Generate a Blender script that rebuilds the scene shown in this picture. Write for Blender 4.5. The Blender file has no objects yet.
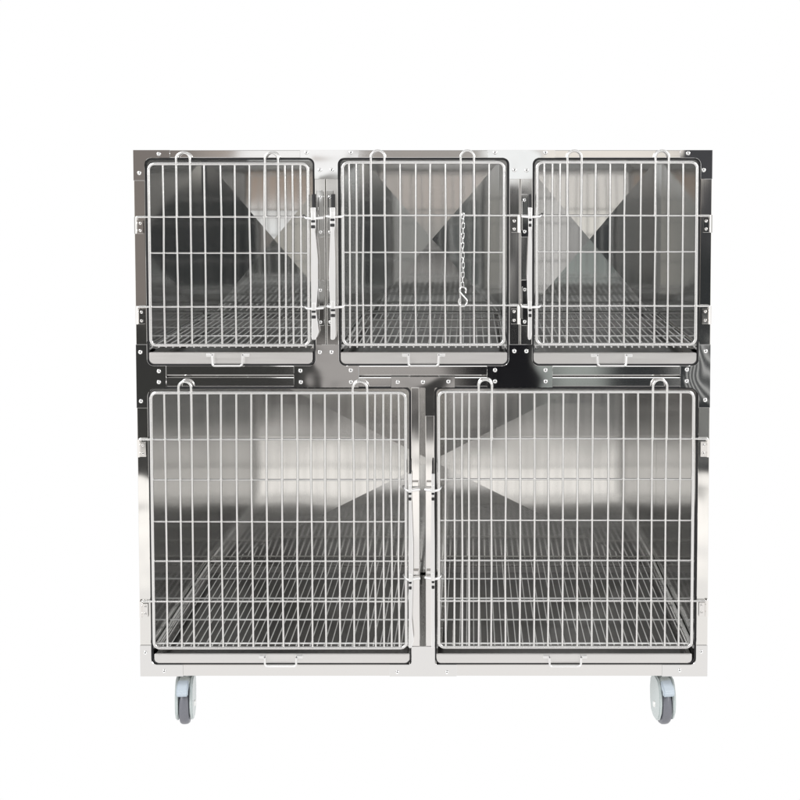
import bpy, bmesh, math, random
from mathutils import Vector, Matrix
random.seed(7)
S = bpy.context.scene
COL = S.collection
MM = 0.001

# ------------------------------------------------------------------ materials
def newmat(name):
    m = bpy.data.materials.new(name); m.use_nodes = True
    nt = m.node_tree
    return m, nt, nt.nodes['Principled BSDF']

def steel(name, col, rough, wave=0.0, lean=0.0, wave_scale=4.0, grain=0.0, grain_scale=(400, 400, 6), aniso=0.0, metal=1.0, spots=0.0):
    """steel sheet: fine grain plus the slow waviness of thin rolled sheet"""
    m, nt, b = newmat(name)
    N, L = nt.nodes, nt.links
    b.inputs['Base Color'].default_value = (*col, 1)
    b.inputs['Metallic'].default_value = metal
    b.inputs['Roughness'].default_value = rough
    b.inputs['Anisotropic'].default_value = aniso
    tc = N.new('ShaderNodeTexCoord')
    geo = N.new('ShaderNodeNewGeometry')
    prev = None
    if wave:
        n = N.new('ShaderNodeTexNoise'); n.inputs['Scale'].default_value = wave_scale
        n.inputs['Detail'].default_value = 1.0
        L.new(geo.outputs['Position'], n.inputs['Vector'])
        hgt = n.outputs['Fac']
        if lean:   # sheet folded slightly out of plumb
            sx = N.new('ShaderNodeSeparateXYZ'); L.new(geo.outputs['Position'], sx.inputs[0])
            ad = N.new('ShaderNodeMath'); ad.operation = 'MULTIPLY_ADD'
            L.new(sx.outputs['Z'], ad.inputs[0]); ad.inputs[1].default_value = -lean / wave; L.new(hgt, ad.inputs[2])
            hgt = ad.outputs[0]
        bu = N.new('ShaderNodeBump'); bu.inputs['Strength'].default_value = 1.0
        bu.inputs['Distance'].default_value = wave
        L.new(hgt, bu.inputs['Height'])
        prev = bu
    if grain:
        mp = N.new('ShaderNodeMapping'); mp.inputs['Scale'].default_value = grain_scale
        L.new(geo.outputs['Position'], mp.inputs['Vector'])
        n2 = N.new('ShaderNodeTexNoise'); n2.inputs['Scale'].default_value = 1.0
        n2.inputs['Detail'].default_value = 3.0
        L.new(mp.outputs['Vector'], n2.inputs['Vector'])
        b2 = N.new('ShaderNodeBump'); b2.inputs['Strength'].default_value = 1.0
        b2.inputs['Distance'].default_value = grain
        L.new(n2.outputs['Fac'], b2.inputs['Height'])
        if prev: L.new(prev.outputs['Normal'], b2.inputs['Normal'])
        prev = b2
        # slight roughness change along the grain
        mr = N.new('ShaderNodeMapRange')
        mr.inputs['To Min'].default_value = rough * 0.8; mr.inputs['To Max'].default_value = rough * 1.25
        L.new(n2.outputs['Fac'], mr.inputs['Value']); L.new(mr.outputs['Result'], b.inputs['Roughness'])
    if prev: L.new(prev.outputs['Normal'], b.inputs['Normal'])
    return m

M = {}
M['post']   = steel('polished_steel_frame', (.86, .845, .83), .075, wave=.0012, wave_scale=7, grain=.000004, grain_scale=(500, 500, 8))
M['side']   = steel('polished_steel_corner', (.86, .85, .83), .06, wave=.0016, lean=.016, wave_scale=7, grain=.000004, grain_scale=(500, 500, 8))
M['wavy']   = steel('rippled_mirror_gusset', (.84, .84, .84), .03, wave=.0016, wave_scale=6)
M['rail']   = steel('polished_steel_rail', (.84, .83, .82), .06, wave=.0007, wave_scale=5, grain=.000004, grain_scale=(8, 500, 500))
M['plate']  = steel('mirror_steel_gusset', (.84, .835, .83), .045, wave=.0011, wave_scale=9)
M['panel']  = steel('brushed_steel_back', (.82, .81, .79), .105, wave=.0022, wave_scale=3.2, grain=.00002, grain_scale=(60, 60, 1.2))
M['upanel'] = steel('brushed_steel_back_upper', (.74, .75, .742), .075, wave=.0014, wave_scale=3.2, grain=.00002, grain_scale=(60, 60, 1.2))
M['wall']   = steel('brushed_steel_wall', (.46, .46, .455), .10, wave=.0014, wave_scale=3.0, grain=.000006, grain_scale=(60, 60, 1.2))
M['outer']  = steel('steel_outer_skin', (.78, .77, .76), .22, wave=.002, wave_scale=3)
M['tray']   = steel('satin_steel_tray', (.84, .83, .82), .33, wave=.0008, wave_scale=6, grain=.000006, grain_scale=(10, 300, 300))
M['pan']    = steel('darkened_tray_pan', (.09, .089, .087), .30, wave=.003, wave_scale=6)  # dark colour stands in for the dim reflections inside the tray
M['wire']   = steel('bright_steel_wire', (.84, .835, .83), .24, wave=.0002, wave_scale=60)
M['grid']   = steel('dull_steel_wire', (.96, .96, .95), .42, metal=.5)
M['latch']  = steel('polished_latch_steel', (.97, .97, .97), .40, wave=.0004, wave_scale=18)
M['screw']  = steel('zinc_screw', (.92, .92, .92), .16)
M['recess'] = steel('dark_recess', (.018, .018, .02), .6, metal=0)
M['dark']   = steel('shaded_cavity_sheet', (.35, .34, .33), .35)
M['chain']  = steel('bright_chain', (.9, .9, .9), .15)
def plastic(name, col, rough):
    m, nt, b = newmat(name)
    N, L = nt.nodes, nt.links
    b.inputs['Roughness'].default_value = rough
    n = N.new('ShaderNodeTexNoise'); n.inputs['Scale'].default_value = 40
    r = N.new('ShaderNodeMixRGB'); r.inputs['Fac'].default_value = .5
    r.inputs['Color1'].default_value = (*col, 1); r.inputs['Color2'].default_value = (*[c * .86 for c in col], 1)
    L.new(n.outputs['Fac'], r.inputs['Fac']); L.new(r.outputs['Color'], b.inputs['Base Color'])
    return m
M['housing'] = plastic('pale_caster_plastic', (.62, .68, .68), .25)
M['pedal']   = plastic('pale_blue_pedal', (.60, .68, .76), .35)
M['tyre']    = plastic('grey_lilac_tyre', (.20, .205, .235), .35)
M['hub']     = plastic('dark_hub', (.10, .10, .12), .5)

# ------------------------------------------------------------------ mesh helpers (all in millimetres)
def link(name, bm, mat, parent=None, smooth=False, origin=None, angle=35, wn=True):
    me = bpy.data.meshes.new(name)
    bmesh.ops.recalc_face_normals(bm, faces=bm.faces)
    o = Vector(origin) if origin else Vector((0, 0, 0))
    for v in bm.verts: v.co = (v.co - o) * MM
    if smooth:
        lim = math.radians(angle)
        for f in bm.faces: f.smooth = True
        for e in bm.edges:
            if len(e.link_faces) == 2 and e.calc_face_angle(0) > lim: e.smooth = False
    bm.to_mesh(me); bm.free()
    me.materials.append(mat)
    ob = bpy.data.objects.new(name, me); COL.objects.link(ob)
    ob.location = o * MM
    if smooth and wn:
        w_ = ob.modifiers.new('wn', 'WEIGHTED_NORMAL'); w_.keep_sharp = True; w_.weight = 100
    if parent is not None:
        ob.parent = parent
        ob.location = o * MM - world_loc(parent)
    return ob

def world_loc(o):
    v = Vector((0, 0, 0))
    while o is not None:
        v += o.location; o = o.parent
    return v

def box(bm, x0, x1, y0, y1, z0, z1, bev=0, seg=2):
    r = bmesh.ops.create_cube(bm, size=1)
    vs = r['verts']
    for v in vs:
        v.co = Vector(((x0 + x1) / 2 + v.co.x * (x1 - x0), (y0 + y1) / 2 + v.co.y * (y1 - y0), (z0 + z1) / 2 + v.co.z * (z1 - z0)))
    if bev:
        es = list({e for v in vs for e in v.link_edges})
        bmesh.ops.bevel(bm, geom=es, offset=bev, segments=seg, affect='EDGES', profile=.5)

def tube(bm, pts, r, n=8, cap=True, closed=False):
    pts = [Vector(p) for p in pts]
    N = len(pts); rings = []
    up = Vector((0, 1, 0))
    prev_u = None
    for i, p in enumerate(pts):
        if closed:
            t = (pts[(i + 1) % N] - pts[i - 1]).normalized()
        else:
            a = pts[max(i - 1, 0)]; b = pts[min(i + 1, N - 1)]
            t = (b - a).normalized()
        if prev_u is None:
            ref = up if abs(t.dot(up)) < .9 else Vector((1, 0, 0))
            u = t.cross(ref).normalized()
        else:
            u = (prev_u - t * prev_u.dot(t)).normalized()
        prev_u = u
        w = t.cross(u)
        # mitre widening at corners
        k = 1.0
        if 0 < i < N - 1 or closed:
            d1 = (pts[i] - pts[i - 1]).normalized()
            c = max(.5, abs(d1.dot(t))); k = 1 / c
        rings.append([bm.verts.new(p + (u * math.cos(2 * math.pi * j / n) + w * math.sin(2 * math.pi * j / n)) * r) for j in range(n)])
    m = N if closed else N - 1
    for i in range(m):
        A, B = rings[i], rings[(i + 1) % N]
        for j in range(n):
            bm.faces.new((A[j], A[(j + 1) % n], B[(j + 1) % n], B[j]))
    if cap and not closed:
        bm.faces.new(rings[0]); bm.faces.new(list(reversed(rings[-1])))

def outline(pts, seg=7):
    """pts: (x, z, r) -> filleted 2-D outline"""
    out = []
    n = len(pts)
    for i, (x, z, r) in enumerate(pts):
        p = Vector((x, z)); a = Vector(pts[i - 1][:2]); b = Vector(pts[(i + 1) % n][:2])
        if r <= 0: out.append(p); continue
        d1 = (a - p).normalized(); d2 = (b - p).normalized()
        ang = d1.angle(d2)
        if ang > 3.1 or ang < .02: out.append(p); continue
        t = min(r / math.tan(ang / 2), (a - p).length * .49, (b - p).length * .49)
        rr = t * math.tan(ang / 2)
        c = p + (d1 + d2).normalized() * (rr / math.sin(ang / 2))
        s = p + d1 * t; e = p + d2 * t
        v0 = s - c; v1 = e - c
        tot = v0.angle_signed(v1)
        for k in range(seg + 1):
            th = -tot * k / seg
            out.append(c + Vector((v0.x * math.cos(th) - v0.y * math.sin(th), v0.x * math.sin(th) + v0.y * math.cos(th))))
    return out

def plate_bm(pts, y0, y1, bev=.6, seg=7):
    bm = bmesh.new()
    o = outline(pts, seg)
    f = bm.faces.new([bm.verts.new((p.x, y1, p.y)) for p in o])
    r = bmesh.ops.extrude_face_region(bm, geom=[f])
    vs = [g for g in r['geom'] if isinstance(g, bmesh.types.BMVert)]
    for v in vs: v.co.y = y0
    if bev:
        front = [e for e in bm.edges if all(abs(v.co.y - y0) < 1e-4 for v in e.verts)]
        bmesh.ops.bevel(bm, geom=front, offset=bev, segments=1, affect='EDGES')
    return bm

def arc_rect(x0, x1, z0, z1, r, y, seg=6):
    return [(p.x, y, p.y) for p in outline([(x0, z0, r), (x1, z0, r), (x1, z1, r), (x0, z1, r)], seg)]

# ------------------------------------------------------------------ the cage bank
root = bpy.data.objects.new('animal_cage_bank', None); COL.objects.link(root)
root.location = (0, .36, 0)
root['label'] = 'mirror-polished stainless steel bank of five barred animal cages, three over two, on casters'
root['category'] = 'cage'

XL, XR = -756.0, 750.0
DEP = 712.0
ZT, ZB = 1536.5, 141.0

def beam(name, x0, x1, z0, z1, mat='post', y0=0, y1=28, bev=1.6):
    bm = bmesh.new(); box(bm, x0, x1, y0, y1, z0, z1, bev, 3)
    return link(name, bm, M[mat], root, smooth=False, origin=((x0 + x1) / 2, (y0 + y1) / 2, (z0 + z1) / 2))

# posts
beam('corner_post', XL, -726.5, ZB, ZT, 'side')
beam('corner_post', 719.6, XR, ZB, ZT, 'side')
# upper mullions: two folded sheet posts side by side
for a, b in ((-285, -257.6), (-255.6, -223.8), (221.4, 249.2), (251.2, 282.7)):
    beam('divider_post', a, b, 972.5, 1516)
beam('divider_post', -35.6, -13.4, 172.8, 914.8)
beam('divider_post', 2.2, 26.3, 172.8, 914.8)
# rails
beam('top_rail', -726.3, 719.4, 1516.2, ZT, 'rail', y0=.6)
for a, b in ((-726.3, -285.2), (-223.6, 221.2), (282.9, 719.4)):
    beam('shelf_rail', a, b, 944.6, 972.0, 'rail', y0=3.0, bev=2.6)
beam('lower_shelf_rail', -726.3, 719.4, 915.4, 941.6, 'rail', y0=2.0, bev=2.6)
beam('bottom_rail', -726.3, 719.4, ZB, 172.4, 'rail', y0=.6)

# ---- screws
def screw_mesh():
    bm = bmesh.new()
    prof = [(0, -.9), (1.7, -.9), (2.2, -2.6), (3.4, -2.9), (4.6, -2.2), (5.4, -.9), (5.7, 0)]
    n = 14; rings = []
    for r, y in prof[1:]:
        rings.append([bm.verts.new((r * math.cos(2 * math.pi * j / n), y, r * math.sin(2 * math.pi * j / n))) for j in range(n)])
    for A, B in zip(rings, rings[1:]):
        for j in range(n): bm.faces.new((A[j], A[(j + 1) % n], B[(j + 1) % n], B[j]))
    c = bm.faces.new(rings[0]); bm.faces.new(list(reversed(rings[-1])))
    me = bpy.data.meshes.new('screw')
    bmesh.ops.recalc_face_normals(bm, faces=bm.faces)
    for f in bm.faces: f.smooth = True
    bm.faces.ensure_lookup_table()
    c.material_index = 1; c.smooth = False
    for v in bm.verts: v.co *= MM
    bm.to_mesh(me); bm.free()
    me.materials.append(M['screw']); me.materials.append(M['recess'])
    return me
SCREW = screw_mesh()
def screws(parent, pts, y, s=1.0):
    for x, z in pts:
        o = bpy.data.objects.new('screw', SCREW); COL.objects.link(o)
        o.parent = parent
        o.location = Vector((x * MM, y * MM, z * MM)) - world_loc(parent)
        o.rotation_euler = (0, random.uniform(0, 3), 0)
        o.scale = (s, s, s)

def gusset(pts, sc, tilt=(0, 0), name='gusset_plate', y0=-2.0, mat='plate', s=1.0, shift=0):
    bm = plate_bm(pts, y0, -.3)
    cx = sum(p[0] for p in pts) / len(pts); cz = sum(p[1] for p in pts) / len(pts)
    o = link(name, bm, M[mat], root, smooth=True, origin=(cx, -1, cz), angle=25)
    screws(o, sc, y0, s)
    return o

R = 17
# top row
gusset([(XL, ZT + .4, 1), (-660, ZT + .4, 0), (-660, 1516, 0), (-726, 1516, R), (-726, 1457, 0), (XL, 1457, 0)],
       [(-688.8, 1526), (-740, 1476.8)])
gusset([(-322.3, ZT + .4, 0), (-170.2, ZT + .4, 0), (-170.2, 1516, 0), (-223.6, 1516, R), (-223.6, 1461, 0), (-285.2, 1461, 0), (-285.2, 1516, R), (-322.3, 1516, 0)],
       [(-305, 1530), (-270.6, 1484.6), (-239.9, 1484.6), (-189.7, 1530)])
gusset([(165.1, ZT + .4, 0), (340.6, ZT + .4, 0), (340.6, 1516, 0), (282.9, 1516, R), (282.9, 1461, 0), (221.2, 1461, 0), (221.2, 1516, R), (165.1, 1516, 0)],
       [(184.6, 1530), (235.3, 1484.6), (266.6, 1483.3), (315.6, 1530)])
gusset([(665.5, ZT + .4, 0), (XR, ZT + .4, 1), (XR, 1461, 0), (719.4, 1461, 0), (719.4, 1516, R), (665.5, 1516, 0)],
       [(686, 1528), (727, 1484.6)], mat='wavy')
# middle row
gusset([(XL, 1028, 0), (-726.3, 1028, 0), (-726.3, 972, R), (-677, 972, 0), (-677, 913.5, 0), (-726.3, 913.5, 24), (-726.3, 860, 0), (XL, 860, 0)],
       [(-744, 1008), (-696, 957.8), (-696.4, 928.7), (-744, 878.4)])
gusset([(-342.5, 972, 0), (-285.2, 972, R), (-285.2, 1028, 0), (-223.6, 1028, 0), (-223.6, 972, R), (-171.7, 972, 0), (-171.7, 914, 0), (-342.5, 914, 0)],
       [(-273.5, 1008), (-243.1, 1008), (-325, 959.1), (-324, 928.7), (-193, 960), (-192.7, 928.7)])
gusset([(164.2, 972, 0), (221.2, 972, R), (221.2, 1028, 0), (282.9, 1028, 0), (282.9, 972, R), (336.4, 972, 0), (336.4, 914, 0), (164.2, 914, 0)],
       [(235.7, 1010.6), (267.4, 1010.6), (185.2, 960.5), (185.2, 930.6), (317.6, 960.5), (318, 930.6)])
gusset([(670.8, 972, 0), (719.4, 972, R), (719.4, 1028, 0), (XR, 1028, 0), (XR, 861, 0), (719.4, 861, 0), (719.4, 913.5, 24), (670.8, 913.5, 0)],
       [(737, 1010.6), (688.2, 961.8), (688, 931.4), (736.7, 881.6)], mat='wavy')
# T plate at the head of the lower mullion
gusset([(-87.8, 943, 0), (80, 943, 0), (80, 914, 0), (26.5, 914, 5), (26.5, 838.7, 0), (2.4, 838.7, 0), (2.4, 914, 4), (-87.8, 914, 0)],
       [(-69.9, 928.7), (-4, 928.7), (62.9, 930)], name='head_plate')
# bottom row
gusset([(XL, 225, 0), (-726.3, 225, 0), (-726.3, 172.4, R), (-643, 172.4, 0), (-643, ZB - .3, 0), (XL, ZB - .3, 1)],
       [(-741.4, 204.9), (-692.2, 155)])
gusset([(-94, 172.6, 0), (-35.8, 172.6, 8), (-35.8, 222, 0), (26.5, 222, 0), (26.5, 172.6, 8), (84, 172.6, 0), (84, ZB - .3, 0), (-94, ZB - .3, 0)],
       [(-73.3, 152), (58.5, 152)], name='foot_plate')
gusset([(629.6, 172.4, 0), (719.4, 172.4, R), (719.4, 225, 0), (XR, 225, 0), (XR, ZB - .3, 1), (629.6, ZB - .3, 0)],
       [(733, 207.6), (676.3, 157)])

# ---- shell
def sheet(name, x0, x1, y0, y1, z0, z1, mat, bev=.8):
    bm = bmesh.new(); box(bm, x0, x1, y0, y1, z0, z1, bev, 1)
    return link(name, bm, M[mat], root, origin=((x0 + x1) / 2, (y0 + y1) / 2, (z0 + z1) / 2))
for x0, x1 in ((-755.0, -727.2), (720.4, 749.0)):
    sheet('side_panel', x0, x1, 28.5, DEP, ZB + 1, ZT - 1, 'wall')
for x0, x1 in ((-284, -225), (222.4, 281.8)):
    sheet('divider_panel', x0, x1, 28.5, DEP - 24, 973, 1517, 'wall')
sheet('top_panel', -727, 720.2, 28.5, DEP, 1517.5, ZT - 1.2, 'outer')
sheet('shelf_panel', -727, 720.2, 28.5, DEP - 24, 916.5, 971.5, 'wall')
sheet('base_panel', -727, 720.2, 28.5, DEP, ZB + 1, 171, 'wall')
sheet('rear_panel', -727, 720.2, DEP - 3, DEP - .5, 171.5, 1517, 'outer')

def crease_panel(x0, x1, z0, z1, h, mat='upanel', yb=DEP - 23):
    """back sheet pressed into a shallow four-sided pyramid (the X crease)"""
    bm = bmesh.new()
    f = 9.0
    y = yb
    V = bm.verts.new
    o = [V((x0, y, z0)), V((x1, y, z0)), V((x1, y, z1)), V((x0, y, z1))]
    i = [V((x0 + f, y, z0 + f)), V((x1 - f, y, z0 + f)), V((x1 - f, y, z1 - f)), V((x0 + f, y, z1 - f))]
    c = V(((x0 + x1) / 2, y - h, (z0 + z1) / 2))
    b = [V((x0, y + 4, z0)), V((x1, y + 4, z0)), V((x1, y + 4, z1)), V((x0, y + 4, z1))]
    for k in range(4):
        k2 = (k + 1) % 4
        bm.faces.new((o[k], o[k2], i[k2], i[k])); bm.faces.new((i[k], i[k2], c)); bm.faces.new((b[k], b[k2], o[k2], o[k]))
    bm.faces.new(b)
    return link('back_panel', bm, M[mat], root, origin=((x0 + x1) / 2, y, (z0 + z1) / 2))
HU, HL = 8.0, 14.0
crease_panel(-727, -284.2, 1000, 1517, HU)
crease_panel(-224.8, 222.2, 1000, 1517, HU)
crease_panel(282, 720.2, 1000, 1517, HU)
crease_panel(-727, 720.2, 176, 915.5, HL, 'panel')

# ---- wire floors and trays
def wire_floor(x0, x1, z, y0=14, y1=676, r=2.1):
    bm = bmesh.new()
    n = round((x1 - x0 - 16) / 18.6)
    for k in range(n + 1):
        x = x0 + 8 + (x1 - x0 - 16) * k / n
        tube(bm, [(x, y0, z), (x, y1, z)], r, 6)
    for k in range(5):
        y = y0 + 8 + (y1 - y0 - 16) * k / 4
        tube(bm, [(x0 + 3, y, z + 3.6), (x1 - 3, y, z + 3.6)], 2.5, 8)
    for x in (x0 + 3, x1 - 3):
        tube(bm, [(x, y0, z - 4.2), (x, y1, z - 4.2)], 2.8, 6)
    # bent-down feet resting on the tray rails
    return link('wire_floor', bm, M['grid'], root, smooth=True, origin=((x0 + x1) / 2, (y0 + y1) / 2, z))

def tray(x0, x1, z0, z1, hx, hw=40):
    bm = bmesh.new()
    yb = 684
    # front face with rounded lower corners and rolled upper lip
    o = outline([(x0, z1, 3), (x0, z0, 13), (x1, z0, 13), (x1, z1, 3)], 6)
    def slab(o, ya, yb_):
        f = bm.faces.new([bm.verts.new((p.x, yb_, p.y)) for p in o])
        r = bmesh.ops.extrude_face_region(bm, geom=[f])
        vs = [g for g in r['geom'] if isinstance(g, bmesh.types.BMVert)]
        for v in vs: v.co.y = ya
        ed = [e for e in bm.edges if all(v in vs for v in e.verts)]
        bmesh.ops.bevel(bm, geom=ed, offset=1.8, segments=2, affect='EDGES')
    slab(o, 1.0, 6.0)
    box(bm, x0 + 2, x0 + 3.2, 6.2, yb, z0 + 2.8, z1 - 3)
    box(bm, x1 - 3.2, x1 - 2, 6.2, yb, z0 + 2.8, z1 - 3)
    box(bm, x0 + 3.4, x1 - 3.4, yb - 1.2, yb, z0 + 2.8, z1 - 3)
    tube(bm, [(x0 + 3, 3, z1 - .5), (x1 - 3, 3, z1 - .5)], 1.6, 6)
    t = link('waste_tray', bm, M['tray'], root, smooth=True, origin=((x0 + x1) / 2, 3, (z0 + z1) / 2), angle=30)
    bm2 = bmesh.new(); box(bm2, x0 + 2, x1 - 2, 6.2, yb, z0 + 1.2, z0 + 2.6)
    link('pan', bm2, M['pan'], t, origin=((x0 + x1) / 2, yb / 2, z0 + 2))
    # wire bail handle with two small ears
    bm = bmesh.new()
    zt, zb = z1 - 6, z0 - 3.5
    pts = [(hx - hw, 0, zt), (hx - hw, -7, zt)] + [(p.x, -9, p.y) for p in outline([(hx - hw, zt, 0), (hx - hw + 1, zb, 7), (hx + hw - 1, zb, 7), (hx + hw, zt, 0)], 5)] + [(hx + hw, -7, zt), (hx + hw, 0, zt)]
    tube(bm, pts, 2.7, 8)
    h = link('handle', bm, M['latch'], t, smooth=True, origin=(hx, -5, (zt + zb) / 2))
    for s in (-1, 1):
        bm = bmesh.new()
        e = hx + s * hw
        box(bm, min(e - s * 3, e + s * 16), max(e - s * 3, e + s * 16), -3.4, .9, zt - 4.5, zt + 3.5, 1.2)
        link('handle_bracket', bm, M['latch'], t, smooth=True, origin=(e, -1, zt))
    return t

for x0, x1 in ((-725.5, -286), (-222.6, 220.4), (284, 718.6)):
    wire_floor(x0, x1, 1019)
for x0, x1 in ((-725.5, -37), (28, 718.6)):
    wire_floor(x0, x1, 217, r=1.5)
tray(-722.5, -293, 976.5, 1006.5, -515)
tray(-220.5, 217, 976.5, 1006.5, -2)
tray(284.5, 713.5, 976.5, 1005.5, 491, 38)
tray(-719, -41, 174.5, 200.5, -382, 42)
tray(29.5, 709, 174.5, 200.5, 372, 42)
# ledges carrying tray and wire floor
def ledge(x0, x1, z):
    bm = bmesh.new(); box(bm, x0, x1, 30, 680, z - 2, z, .4, 1)
    link('tray_runner', bm, M['wall'], root, origin=((x0 + x1) / 2, 355, z))
for (a, b) in ((-727, -285), (-224, 222), (283, 720)):
    ledge(a + .4, a + 18, 1012.5); ledge(b - 18, b - .8, 1012.5)
for (a, b) in ((-727, -36), (27, 720)):
    ledge(a + .4, a + 18, 209.5); ledge(b - 18, b - .8, 209.5)

# ---- thin dark tube just inside the edge of every opening
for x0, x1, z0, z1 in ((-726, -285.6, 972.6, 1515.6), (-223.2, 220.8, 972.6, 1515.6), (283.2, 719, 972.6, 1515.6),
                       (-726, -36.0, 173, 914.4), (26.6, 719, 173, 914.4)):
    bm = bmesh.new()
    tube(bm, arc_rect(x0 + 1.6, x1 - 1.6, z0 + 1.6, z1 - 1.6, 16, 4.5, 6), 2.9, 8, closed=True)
    link('dark_edge_tube', bm, M['recess'], root, smooth=True, origin=((x0 + x1) / 2, 4.5, (z0 + z1) / 2), angle=60, wn=False)

# ---- doors
YR, YH = -10.0, -4.4
def door(bars, zt, zb, hz, rods, hinge_x, side, loops, loop_top, brk):
    """bars: x of every upright incl. both rim sides; hz: cross wires; rods: cross wires that run on to the hinge"""
    x0, x1 = bars[0], bars[-1]
    bm = bmesh.new()
    tube(bm, arc_rect(x0, x1, zb, zt, 15, YR, 7), 4.3, 10, closed=True)
    for k, x in enumerate(bars[1:-1]):
        j = random.uniform(-1.9, 1.9); q = random.uniform(-1.9, 1.9)
        tube(bm, [(x + q * .3, YR, zb), (x + j, YR, zb + (zt - zb) * .35), (x + q, YR, zb + (zt - zb) * .7), (x, YR, zt)], 2.9, 8)
    for z in hz:
        tube(bm, [(x0, YH, z), ((x0 + x1) / 2, YH, z + random.uniform(-.8, .8)), (x1, YH, z)], 2.6, 8)
    for z in rods:
        if side < 0: e0, e1 = x1, hinge_x
        else: e0, e1 = x0, hinge_x
        tube(bm, [(e0, YH, z), (e0 + (e1 - e0) * .5, YH, z + .5), (e1 + (-side) * 5, YH, z), (e1 + (-side) * 1.5, YH - .2, z - 1.5), (e1, YH - .2, z - 5), (e1, YH - .2, z - 12)], 3.0, 8)
    d = link('cage_door', bm, M['wire'], root, smooth=True, origin=((x0 + x1) / 2, YR, (zt + zb) / 2), angle=50)
    for a, b in loops:
        bm = bmesh.new()
        r = (b - a) / 2; cx = (a + b) / 2; zc = loop_top - r
        zl = rods[0] - 2
        pts = [(a, YR - 6.6 + 6, zl)] + [(a, YR - .4, zt - 40), (a, YR - 1.2, zt)] + [(cx - r * math.cos(t), YR - 1.6, zc + r * math.sin(t)) for t in [math.pi * k / 12 for k in range(13)]] + [(b, YR - 1.2, zt), (b, YR - .4, zt - 40), (b, YR, zl)]
        tube(bm, pts, 3.5, 9)
        link('finger_loop', bm, M['wire'], d, smooth=True, origin=(cx, YR, zt), angle=60)
    # hinge leaves, screwed to the post below each rod
    for (bx0, bx1, bz0, bz1, sc) in brk:
        bm = bmesh.new(); box(bm, bx0, bx1, -3.6, -2.2, bz0, bz1, .6, 1)
        hx = hinge_x
        tube(bm, [(hx, YH - .2, bz1 + 8), (hx, YH - .2, bz0)], 4.4, 8)
        h = link('hinge', bm, M['post'], d, smooth=True, origin=((bx0 + bx1) / 2, -3, (bz0 + bz1) / 2))
        screws(root_holder(h), sc, -3.6, .78) if False else hinge_screws.append((h, sc))
    return d
hinge_screws = []
def root_holder(h): return h

UZT, UZB = 1502.8, 1029.5
A = door([-713.4, -676.9, -641.7, -605.9, -569.9, -527.6, -490.3, -452.2, -413.3, -377.6, -360.3, -341.0, -320.1, -300.6], 1500.5, 1028,
     [1268.5], [1362.5, 1127.5], -750.5, -1, [(-641.7, -605.9), (-411.5, -377.6)], 1530,
     [(-748, -731, 1319, 1354, [(-739, 1346), (-739, 1327)]), (-748, -731, 1082, 1122, [(-739, 1113.4), (-739, 1090.5)])])
B = door([-210.5, -194.1, -175.3, -158.1, -138.5, -100.9, -61.8, -21.1, 16.5, 55.7, 95.6, 130.0, 169.2, 207.8], 1504, 1029.5,
     [1270.5], [1366.5, 1131.5], 247.5, 1, [(-137, -102), (95.6, 130.0)], 1535,
     [(227, 243.5, 1322, 1360, [(234.8, 1352), (234.8, 1331)]), (227, 243.5, 1082, 1122, [(234.8, 1115), (234.8, 1092)])])
C_ = door([293.9, 311.9, 333.6, 353.2, 372.0, 408.8, 445.6, 483.1, 522.0, 563.3, 600.1, 634.5, 672.1, 708.1], 1504.5, 1030.5,
     [1272.0], [1366.0, 1130.0], 746.5, 1, [(372, 408.8), (600.1, 634.5)], 1535,
     [(727, 742.5, 1322, 1360, [(734.4, 1352), (734.4, 1331)]), (727, 742.5, 1082, 1122, [(734.8, 1115), (734.8, 1092)])])
D_ = door([-715.5, -680.8, -642.6, -609.7, -567.6, -532.5, -492.0, -452.8, -413.0, -373.3, -334.0, -296.4, -260.3, -223.2, -187.1, -149.2, -128.9, -107.3, -87.1, -67.3, -48.9], 902, 222,
     [670, 559, 453], [777.5, 344.5], -751, -1, [(-642.6, -609.7), (-187.1, -149.2)], 932,
     [(-748.5, -732, 731, 770, [(-740.3, 762), (-740.3, 740.3)]), (-749, -732, 302, 338, [(-740, 331), (-740, 311)])])
E_ = door([37.6, 55.7, 77.5, 99.1, 117.8, 142.5, 175.6, 213.2, 250.3, 288.4, 326.0, 364.1, 403.6, 441.7, 481.4, 521.4, 559.5, 598.2, 635.0, 671.0, 705], 904.5, 224,
     [671.5, 562, 455], [779.5, 346], 745.5, 1, [(142.5, 177), (598.2, 635.0)], 937,
     [(725.5, 742, 731, 771, [(733.6, 763), (733.6, 741)]), (725, 741.5, 304, 341, [(732.5, 334), (732.5, 315)])])
# the hinge screws are the hinge's own raised heads (third level is the last), modelled in its mesh
for h, sc in hinge_screws:
    bm = bmesh.new(); bm.from_mesh(h.data)
    off = world_loc(h)
    for x, z in sc:
        n = 12; rings = []
        for r, y in ((1.4, -4.4), (2.0, -5.6), (3.2, -5.6), (4.2, -3.6)):
            rings.append([bm.verts.new(Vector(((x + r * math.cos(2 * math.pi * j / n)), y, (z + r * math.sin(2 * math.pi * j / n)))) * MM - off) for j in range(n)])
        for Aq, Bq in zip(rings, rings[1:]):
            for j in range(n):
                f = bm.faces.new((Aq[j], Bq[j], Bq[(j + 1) % n], Aq[(j + 1) % n])); f.smooth = True; 
        f = bm.faces.new(rings[0]); f.material_index = 1
    bm.normal_update()
    bm.to_mesh(h.data); bm.free()
    h.data.materials.append(M['recess'])

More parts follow.
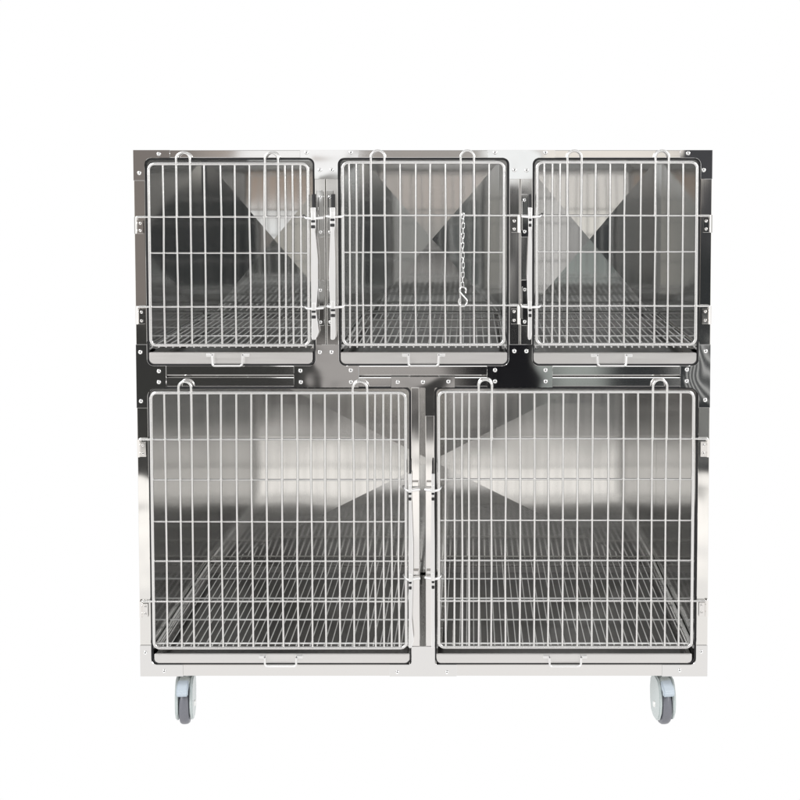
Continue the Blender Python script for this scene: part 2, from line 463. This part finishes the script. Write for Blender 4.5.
# ---- latches
def latch(dr, xbar, ztop, zbot, ztips, inx, outx, w=6.5, flip=1):
    """long pressed lever with two throw rods; flip=+1: door lies to the left of it"""
    zm = (ztop + zbot) / 2
    # lever
    bm = plate_bm([(xbar - w, ztop, 2), (xbar + w, ztop, 2), (xbar + w, ztop - 50, 2), (xbar + w * .75, ztop - 62, 2), (xbar + w * (1.0 + .75 * (flip > 0)), zm + 40, 20),
                   (xbar + w * (1.0 + .75 * (flip > 0)), zm - 30, 20), (xbar + w * .9, zbot + 75, 10), (xbar + w * (1 + .9 * flip * (flip > 0)), zbot + 20, 3), (xbar + w * .6, zbot, 5),
                   (xbar - w, zbot, 4), (xbar - w * .9, zbot + 60, 6), (xbar - w * (1 + .5 * (flip < 0)), zm, 30), (xbar - w * .8, ztop - 62, 6)], -21, -15, bev=1.6, seg=4)
    l = link('latch_lever', bm, M['latch'], dr, smooth=True, origin=(xbar, -18, zm), angle=40)
    # slotted keeper above the lever
    bm = bmesh.new(); box(bm, xbar - w * .55, xbar + w * .55, -17, -3, ztop - 1, ztop + 34, 1.5)
    link('latch_slot', bm, M['recess'], dr, smooth=True, origin=(xbar, -10, ztop + 17))
    for z in ztips:
        bm = bmesh.new()
        tube(bm, [(inx, -1, z + 4), (inx + flip * 4, -8, z + 1), (inx + flip * 9, -16, z - 2), (xbar - flip * 4, -20, z - 2.5), (xbar + flip * 8, -16, z - 2), (outx, -12, z - 1)], 3.6, 9)
        box(bm, xbar - w * .9, xbar + w * .9, -25, -13, z - 7, z + 13, 2)
        link('latch_rod', bm, M['latch'], dr, smooth=True, origin=(xbar, -15, z), angle=50)
    for z in (ztips[0] - 24, ztips[1] - 24):
        bm = bmesh.new(); box(bm, xbar - w * .8, xbar + w * .8, -23, -20.5, z - 4, z + 4, .8, 1)
        box(bm, xbar - w * .8, xbar + w * .8, -23, -20.5, z + 11, z + 17, .8, 1)
        link('latch_pin', bm, M['recess'], dr, smooth=True, origin=(xbar, -22, z))
latch(A, -286.5, 1388, 1043, (1362, 1127), -314, -262, flip=1)
latch(B, -236.5, 1388, 1043, (1366, 1131), -204, -253, w=7, flip=-1)
latch(C_, 275.5, 1388, 1043, (1366, 1131), 308, 254, w=5, flip=-1)
latch(D_, -37.5, 690, 225, (648, 411), -56, -12, w=4.6, flip=1)
latch(E_, 22.5, 690, 225, (648, 413), 46, 1, w=4.6, flip=-1)

# keeper plates on the posts
def keeper(x0, x1, z0, z1, sc):
    bm = plate_bm([(x0, z0, 3), (x0, z1, 3), (x1, z1, 3), (x1, z0, 3)], -3.2, -.3, bev=.8, seg=3)
    box(bm, x0 + 2, x0 + 5.5, -9, -3.3, z0 + 18, z1 - 18, .8, 1)
    o = link('latch_keeper', bm, M['plate'], root, smooth=True, origin=((x0 + x1) / 2, -2, (z0 + z1) / 2), angle=30)
    screws(o, sc, -3.2, .85)
keeper(-279.5, -261, 1310, 1432, [(-269.4, 1414.4), (-270, 1323.1)])
keeper(-279.5, -261, 1078, 1198, [(-270.9, 1171.2), (-271.5, 1087.1)])
keeper(-253.5, -236, 1310, 1432, [(-244.8, 1414.4), (-245, 1323.1)])
keeper(-253.5, -236, 1078, 1198, [(-245.1, 1171.2), (-245.6, 1087.1)])
keeper(252.6, 271, 1078, 1198, [(262.3, 1172.5), (262.5, 1088.1)])
keeper(252.6, 271, 1310, 1422, [(261.8, 1406.6), (262, 1324.4)])
for x0, x1 in ((-33, -16), (4.6, 21)):
    for z in (655, 418):
        bm = bmesh.new(); box(bm, x0, x1, -3, -.3, z - 7, z + 7, .8, 1); box(bm, x0, x1, -9, -3.1, z + 7.5, z + 10.5, .8, 1)
        link('latch_keeper', bm, M['post'], root, smooth=True, origin=((x0 + x1) / 2, -2, z))

# ---- casters
def caster_parts():
    hold = {}
    # side profile in (y, z); wheel centre (0, 47)
    R0 = 47
    def cheek(x0, x1):
        bm = bmesh.new()
        prof = []
        for k in range(0, 19):
            a = math.radians(-62 + k * (304) / 18)
            prof.append((R0 * .93 * math.sin(a) * -1 if False else R0 * .93 * math.cos(a + math.radians(0)), 47 + R0 * .93 * math.sin(a)))
        # dome top up to the stem
        pts = [(-30, 20), (-42, 38), (-46, 60), (-43, 85), (-34, 104), (-22, 114), (6, 117), (26, 110), (38, 98), (43, 74), (40, 44), (32, 22), (12, 12), (-12, 12)]
        f = bm.faces.new([bm.verts.new((x1, y, z)) for y, z in pts])
        r = bmesh.ops.extrude_face_region(bm, geom=[f])
        vs = [g for g in r['geom'] if isinstance(g, bmesh.types.BMVert)]
        for v in vs: v.co.x = x0
        bmesh.ops.bevel(bm, geom=[e for e in bm.edges if abs(e.verts[0].co.x - e.verts[1].co.x) < .01], offset=2.8, segments=2, affect='EDGES')
        return bm
    return cheek
def caster(x, y, rot):
    cheek = caster_parts()
    e = bpy.data.objects.new('caster', None); COL.objects.link(e); e.parent = root
    e.location = Vector((x * MM, y * MM, 0)) - root.location
    def part(name, bm, mat, ang=35):
        me = bpy.data.meshes.new(name)
        bmesh.ops.recalc_face_normals(bm, faces=bm.faces)
        for v in bm.verts: v.co *= MM
        for f in bm.faces: f.smooth = True
        for ed in bm.edges:
            if len(ed.link_faces) == 2 and ed.calc_face_angle(0) > math.radians(ang): ed.smooth = False
        bm.to_mesh(me); bm.free(); me.materials.append(M[mat])
        o = bpy.data.objects.new(name, me); COL.objects.link(o); o.parent = e
        return o
    e.rotation_euler = (0, 0, rot); e.scale = (.86, 1, 1.145); e.location.z -= .0205
    bm = cheek(-27, -17.5); 
    bm2 = cheek(17.5, 27)
    me = bpy.data.meshes.new('t'); bm2.to_mesh(me); bm2.free(); bm.from_mesh(me)
    box(bm, -17.4, 17.4, -30, 25, 96, 114, 4)
    part('fork', bm, 'housing')
    def lathe_x(prof, n=40):
        bm = bmesh.new(); rings = []
        for x_, r in prof:
            rings.append([bm.verts.new((x_, r * math.cos(2 * math.pi * j / n), 47 + r * math.sin(2 * math.pi * j / n))) for j in range(n)])
        for a, b in zip(rings, rings[1:]):
            for j in range(n): bm.faces.new((a[j], a[(j + 1) % n], b[(j + 1) % n], b[j]))
        bm.faces.new(rings[0]); bm.faces.new(list(reversed(rings[-1])))
        return bm
    part('tyre', lathe_x([(-15, 30), (-15.5, 38), (-14, 43.5), (-9, 46.3), (-3, 47), (3, 47), (9, 46.3), (14, 43.5), (15.5, 38), (15, 30)]), 'tyre')
    part('hub', lathe_x([(-17, 6), (-17, 28), (-15, 29.5), (15, 29.5), (17, 28), (17, 6)]), 'hub')
    ax = bmesh.new()
    for s_ in (-1, 1):
        q = bmesh.ops.create_cone(ax, cap_ends=True, segments=16, radius1=8, radius2=6.5, depth=3)
        for v in q['verts']: v.co = Vector((s_ * (28.6 + v.co.z), v.co.y, 47 + v.co.x))
    part('axle', ax, 'grid')
    bm = bmesh.new()
    pts = [(-30, 116), (-58, 106), (-64, 98), (-63, 88), (-50, 84), (-46, 92), (-30, 98)]
    f = bm.faces.new([bm.verts.new((-19, y_, z_)) for y_, z_ in pts])
    r = bmesh.ops.extrude_face_region(bm, geom=[f])
    for g in r['geom']:
        if isinstance(g, bmesh.types.BMVert): g.co.x = 15
    bmesh.ops.bevel(bm, geom=list(bm.edges), offset=2.5, segments=2, affect='EDGES')
    part('brake_pedal', bm, 'pedal')
    bm = bmesh.new()
    for r_, z0, z1 in ((24, 112, 125), (29, 125.2, 136)):
        q = bmesh.ops.create_cone(bm, cap_ends=True, segments=28, radius1=r_ * .8 if z0 < 130 else r_, radius2=r_, depth=z1 - z0)
        for v in q['verts']: v.co.z += (z0 + z1) / 2
    box(bm, -34, 34, -34, 34, 136.4, 140.8, 1)
    part('swivel_mount', bm, 'post')
    return e
caster(-654, 72, math.radians(6))
caster(644, 72, math.radians(9))
caster(-641, 640, math.radians(170))
caster(629, 640, math.radians(-150))

# ------------------------------------------------------------------ chain with S hook on the middle upper door
ch = bpy.data.objects.new('chain', None); COL.objects.link(ch)
ch.location = (101 * MM, -16 * MM, 1372 * MM)
ch['label'] = 'thin bright steel chain with an S hook hanging on the middle top cage door'
ch['category'] = 'chain'
bm = bmesh.new()
def link_pts(L, w, n=6):
    r = w / 2; h = L / 2 - r; p = []
    for k in range(n + 1):
        a = math.pi * k / n; p.append((r * math.cos(a), 0, h + r * math.sin(a)))
    for k in range(n + 1):
        a = math.pi + math.pi * k / n; p.append((r * math.cos(a), 0, -h + r * math.sin(a)))
    return p
tube(bm, link_pts(15.5, 7), 1.15, 6, closed=True)
me = bpy.data.meshes.new('chain_link')
for v in bm.verts: v.co *= MM
for f in bm.faces: f.smooth = True
bm.to_mesh(me); bm.free(); me.materials.append(M['chain'])
n = 15
for k in range(n):
    o = bpy.data.objects.new('chain_link', me); COL.objects.link(o); o.parent = ch
    o.location = (math.sin(k * .8) * .0008, 0, -(.006 + k * .0128))
    o.rotation_euler = (0, random.uniform(-.1, .1), math.radians(20 + 90 * (k % 2) + random.uniform(-10, 10)))
bm = bmesh.new()
pts = []
for k in range(22):
    t = k / 21
    # letter S: two arcs
    if t < .5:
        a = math.radians(-40 + (t / .5) * 250)
        pts.append((8.5 * math.cos(a), 0, -8 + 0 + 10 * math.sin(a)))
    else:
        a = math.radians(30 - ((t - .5) / .5) * 250)
        pts.append((11 * math.cos(a), -2.5 * (t - .5), -36 + 13 * math.sin(a)))
tube(bm, [(p[0], p[1], p[2]) for p in pts], 2.3, 8)
me = bpy.data.meshes.new('s_hook')
for v in bm.verts: v.co *= MM
for f in bm.faces: f.smooth = True
bm.to_mesh(me); bm.free(); me.materials.append(M['chain'])
o = bpy.data.objects.new('s_hook', me); COL.objects.link(o); o.parent = ch
o.location = (0, 0, -.193)
# top link hooked round the cross wire
bm = bmesh.new()
tube(bm, [(8 * math.cos(a) * .8, 6 + 8 * math.sin(a) - 1, -6 + 4 * math.cos(a)) for a in [2 * math.pi * k / 12 for k in range(12)]], 1.4, 6, closed=True)
me = bpy.data.meshes.new('top_ring')
for v in bm.verts: v.co *= MM
for f in bm.faces: f.smooth = True
bm.to_mesh(me); bm.free(); me.materials.append(M['chain'])
o = bpy.data.objects.new('top_ring', me); COL.objects.link(o); o.parent = ch; o.location = (0, .003, .004)

# ------------------------------------------------------------------ painted surround (all that the bright metal mirrors)
w = bpy.data.worlds.new('World'); S.world = w; w.use_nodes = True
nt = w.node_tree; N, L = nt.nodes, nt.links
bg = N['Background']
tc = N.new('ShaderNodeTexCoord'); sp = N.new('ShaderNodeSeparateXYZ'); L.new(tc.outputs['Generated'], sp.inputs[0])
def math_(op, a, b=None):
    n = N.new('ShaderNodeMath'); n.operation = op
    for i, v in enumerate((a, b)):
        if v is None: continue
        if isinstance(v, (int, float)): n.inputs[i].default_value = v
        else: L.new(v, n.inputs[i])
    return n.outputs[0]
ny = math_('MAXIMUM', math_('MULTIPLY', sp.outputs['Y'], -1), .001)
a_ = math_('DIVIDE', sp.outputs['X'], ny); b_ = math_('DIVIDE', sp.outputs['Z'], ny)
def ss(v, e0, e1):
    n = N.new('ShaderNodeMapRange'); n.interpolation_type = 'SMOOTHSTEP'
    n.inputs['From Min'].default_value = e0; n.inputs['From Max'].default_value = e1
    L.new(v, n.inputs['Value']); return n.outputs['Result']
def rect(a0, a1, b0, b1, s=.02, sb=None):
    sb = sb or s
    m = math_('MULTIPLY', ss(a_, a0 - s, a0 + s), ss(a_, a1 + s, a1 - s))
    return math_('MULTIPLY', m, math_('MULTIPLY', ss(b_, b0 - sb, b0 + sb), ss(b_, b1 + sb, b1 - sb)))
col = N.new('ShaderNodeRGB'); col.outputs[0].default_value = (1.0, 1.0, 1.0, 1); cur = col.outputs[0]
behind = ss(sp.outputs['Y'], -.0, -.25)
def over(mask, c, alpha=1.0):
    global cur
    m = N.new('ShaderNodeMixRGB')
    L.new(math_('MULTIPLY', math_('MULTIPLY', mask, behind), alpha), m.inputs['Fac'])
    L.new(cur, m.inputs['Color1']); m.inputs['Color2'].default_value = (*c, 1); cur = m.outputs['Color']
# tone patches painted into the world behind the camera as reflections: (a0, a1, b0, b1, softness, colour)
MIRROR_TONES = [
 (-9, 9, -9, 9, .05, None, (.50, .50, .49), 1),
 (-1.4, 1.4, -.3, .8, .15, .06, (1.25, 1.24, 1.22), 1),
 (-9, 9, -9, -.2, .05, .03, (1.06, 1.045, 1.02), 1),
 (-.8, .8, -9, -.2, .1, .03, (1.08, 1.055, 1.02), 1),
 (-.8, .8, -9, -.315, .08, .02, (.93, .915, .90), 1),
 (-.5, .5, -.305, -.2, .05, .02, (1.2, 1.17, 1.13), 1),
 (-.40, .40, .10, .80, .06, .06, (.18, .175, .17), 1),            # dim patch overhead, darkens what the cage floors mirror
 (-.40, .40, -.243, .12, .03, .006, (.39, .37, .35), 1),         # mid-grey base tone
 (-.40, .40, -.244, -.03, .03, .006, (.17, .175, .172), 1),
 (-.30, -.12, .012, .11, .02, .012, (.40, .31, .25), 1),          # brown tone for the upper left facets
 (-.09, .02, .015, .11, .01, .01, (.56, .50, .46), 1),
 (.02, .15, .020, .11, .01, .01, (.85, .80, .76), 1),             # bright tone for the upper right facets
 (-.40, -.235, -.10, .06, .02, .02, (.23, .205, .19), 1),         # brown tone for the left post
 (-.40, -.148, -.240, -.10, .010, .008, (.045, .045, .043), 1),    # dark tone for the left post and rails
 (-.197, -.095, -.022, .020, .004, .004, (1.1, 1.1, 1.1), 1),     # white strips mirrored along the top rail
 (.012, .055, -.020, .020, .004, .006, (1.05, 1.07, 1.07), 1),
 (.058, .185, -.014, .020, .004, .006, (1.0, .95, .88), 1),
 (-.175, -.092, -.13, -.02, .008, .012, (.33, .325, .31), 1),
 (-.092, -.052, -.13, -.02, .008, .012, (.50, .47, .42), 1),
 (-.15, .06, -.240, -.12, .010, .008, (.050, .048, .046), 1),
 (-.40, .40, -.243, -.205, .03, .006, (.045, .044, .043), 1),
 ('s', -.142, -.022, -.200, -.156, .005, .006, (.42, .40, .385), 1),    # slanted pale tone for the middle gussets
 (-.052, .014, -.13, -.02, .006, .012, (.75, .72, .70), 1),
 ('s', -.012, .050, -.240, -.13, .005, .012, (.012, .012, .014), 1),   # slanted black tone for the middle gussets
 (-.133, -.1235, -.035, .0, .002, .006, (1.1, 1.1, 1.08), 1),
 (.029, .052, -.14, -.022, .003, .006, (.012, .012, .014), 1),
 (.054, .118, -.13, -.02, .006, .012, (.11, .115, .112), 1),
 (.070, .118, -.205, -.13, .006, .010, (.36, .39, .37), 1),
 (.118, .40, -.243, -.012, .01, .010, (.035, .038, .040), 1),
 (.182, .26, -.03, .04, .006, .008, (.07, .07, .075), 1),
]
a_straight = a_
a_slant = math_('ADD', a_, math_('MULTIPLY', math_('ADD', b_, .16), .42))
for row in MIRROR_TONES:
    a_ = a_straight
    if row[0] == 's': a_ = a_slant; row = row[1:]
    a0, a1, b0, b1, s_, sb, c, al = row
    over(rect(a0, a1, b0, b1, s_, sb), c, al)
# slanted stripes painted for the right gussets to mirror
a_ = a_straight
sl = ss(math_('SINE', math_('MULTIPLY', math_('ADD', a_, math_('MULTIPLY', b_, .3)), 760)), .2, .8)
over(math_('MULTIPLY', sl, rect(.175, .30, -.215, -.135, .006, .006)), (.62, .62, .60), 1)
L.new(cur, bg.inputs['Color']); bg.inputs['Strength'].default_value = 1.0

# unseen area lamps, added to brighten the wires and grids
def area(name, loc, target, size, size_y, power, col=(1, 1, 1)):
    l = bpy.data.lights.new(name, 'AREA'); l.shape = 'RECTANGLE'; l.size = size; l.size_y = size_y; l.energy = power; l.color = col
    o = bpy.data.objects.new(name, l); COL.objects.link(o); o.location = loc
    o.rotation_euler = (Vector(target) - Vector(loc)).to_track_quat('-Z', 'Y').to_euler()
    return o
area('fill_left', (-2.6, -2.2, 2.6), (0, .2, .8), 1.2, 1.8, 60)
area('fill_front', (.2, -3.9, 2.6), (0, .3, .9), 2.6, 1.0, 17)
area('fill_right', (2.8, -2.0, 2.4), (0, .2, .8), 1.0, 1.6, 45)

# ------------------------------------------------------------------ camera
cam = bpy.data.cameras.new('Camera'); co = bpy.data.objects.new('Camera', cam); COL.objects.link(co)
S.camera = co
D_cam, phi = 3.06, math.radians(2.8)
F = 1175.5
co.location = (.1196, -D_cam, 1.5106)
co.rotation_euler = (math.radians(90) - phi, 0, 0)
cam.sensor_width = 36; cam.sensor_fit = 'HORIZONTAL'
cam.lens = F / 800 * 36
cam.shift_x = (400 - 470) / 800
cam.shift_y = -(400 - 217.5) / 800
cam.clip_end = 100
S.view_settings.view_transform = 'Standard'; S.view_settings.look = 'None'
S.view_settings.exposure = 0; S.view_settings.gamma = 1
S.render.engine = 'CYCLES'
S.cycles.max_bounces = 14; S.cycles.glossy_bounces = 12
S.render.resolution_x = S.render.resolution_y = 1024
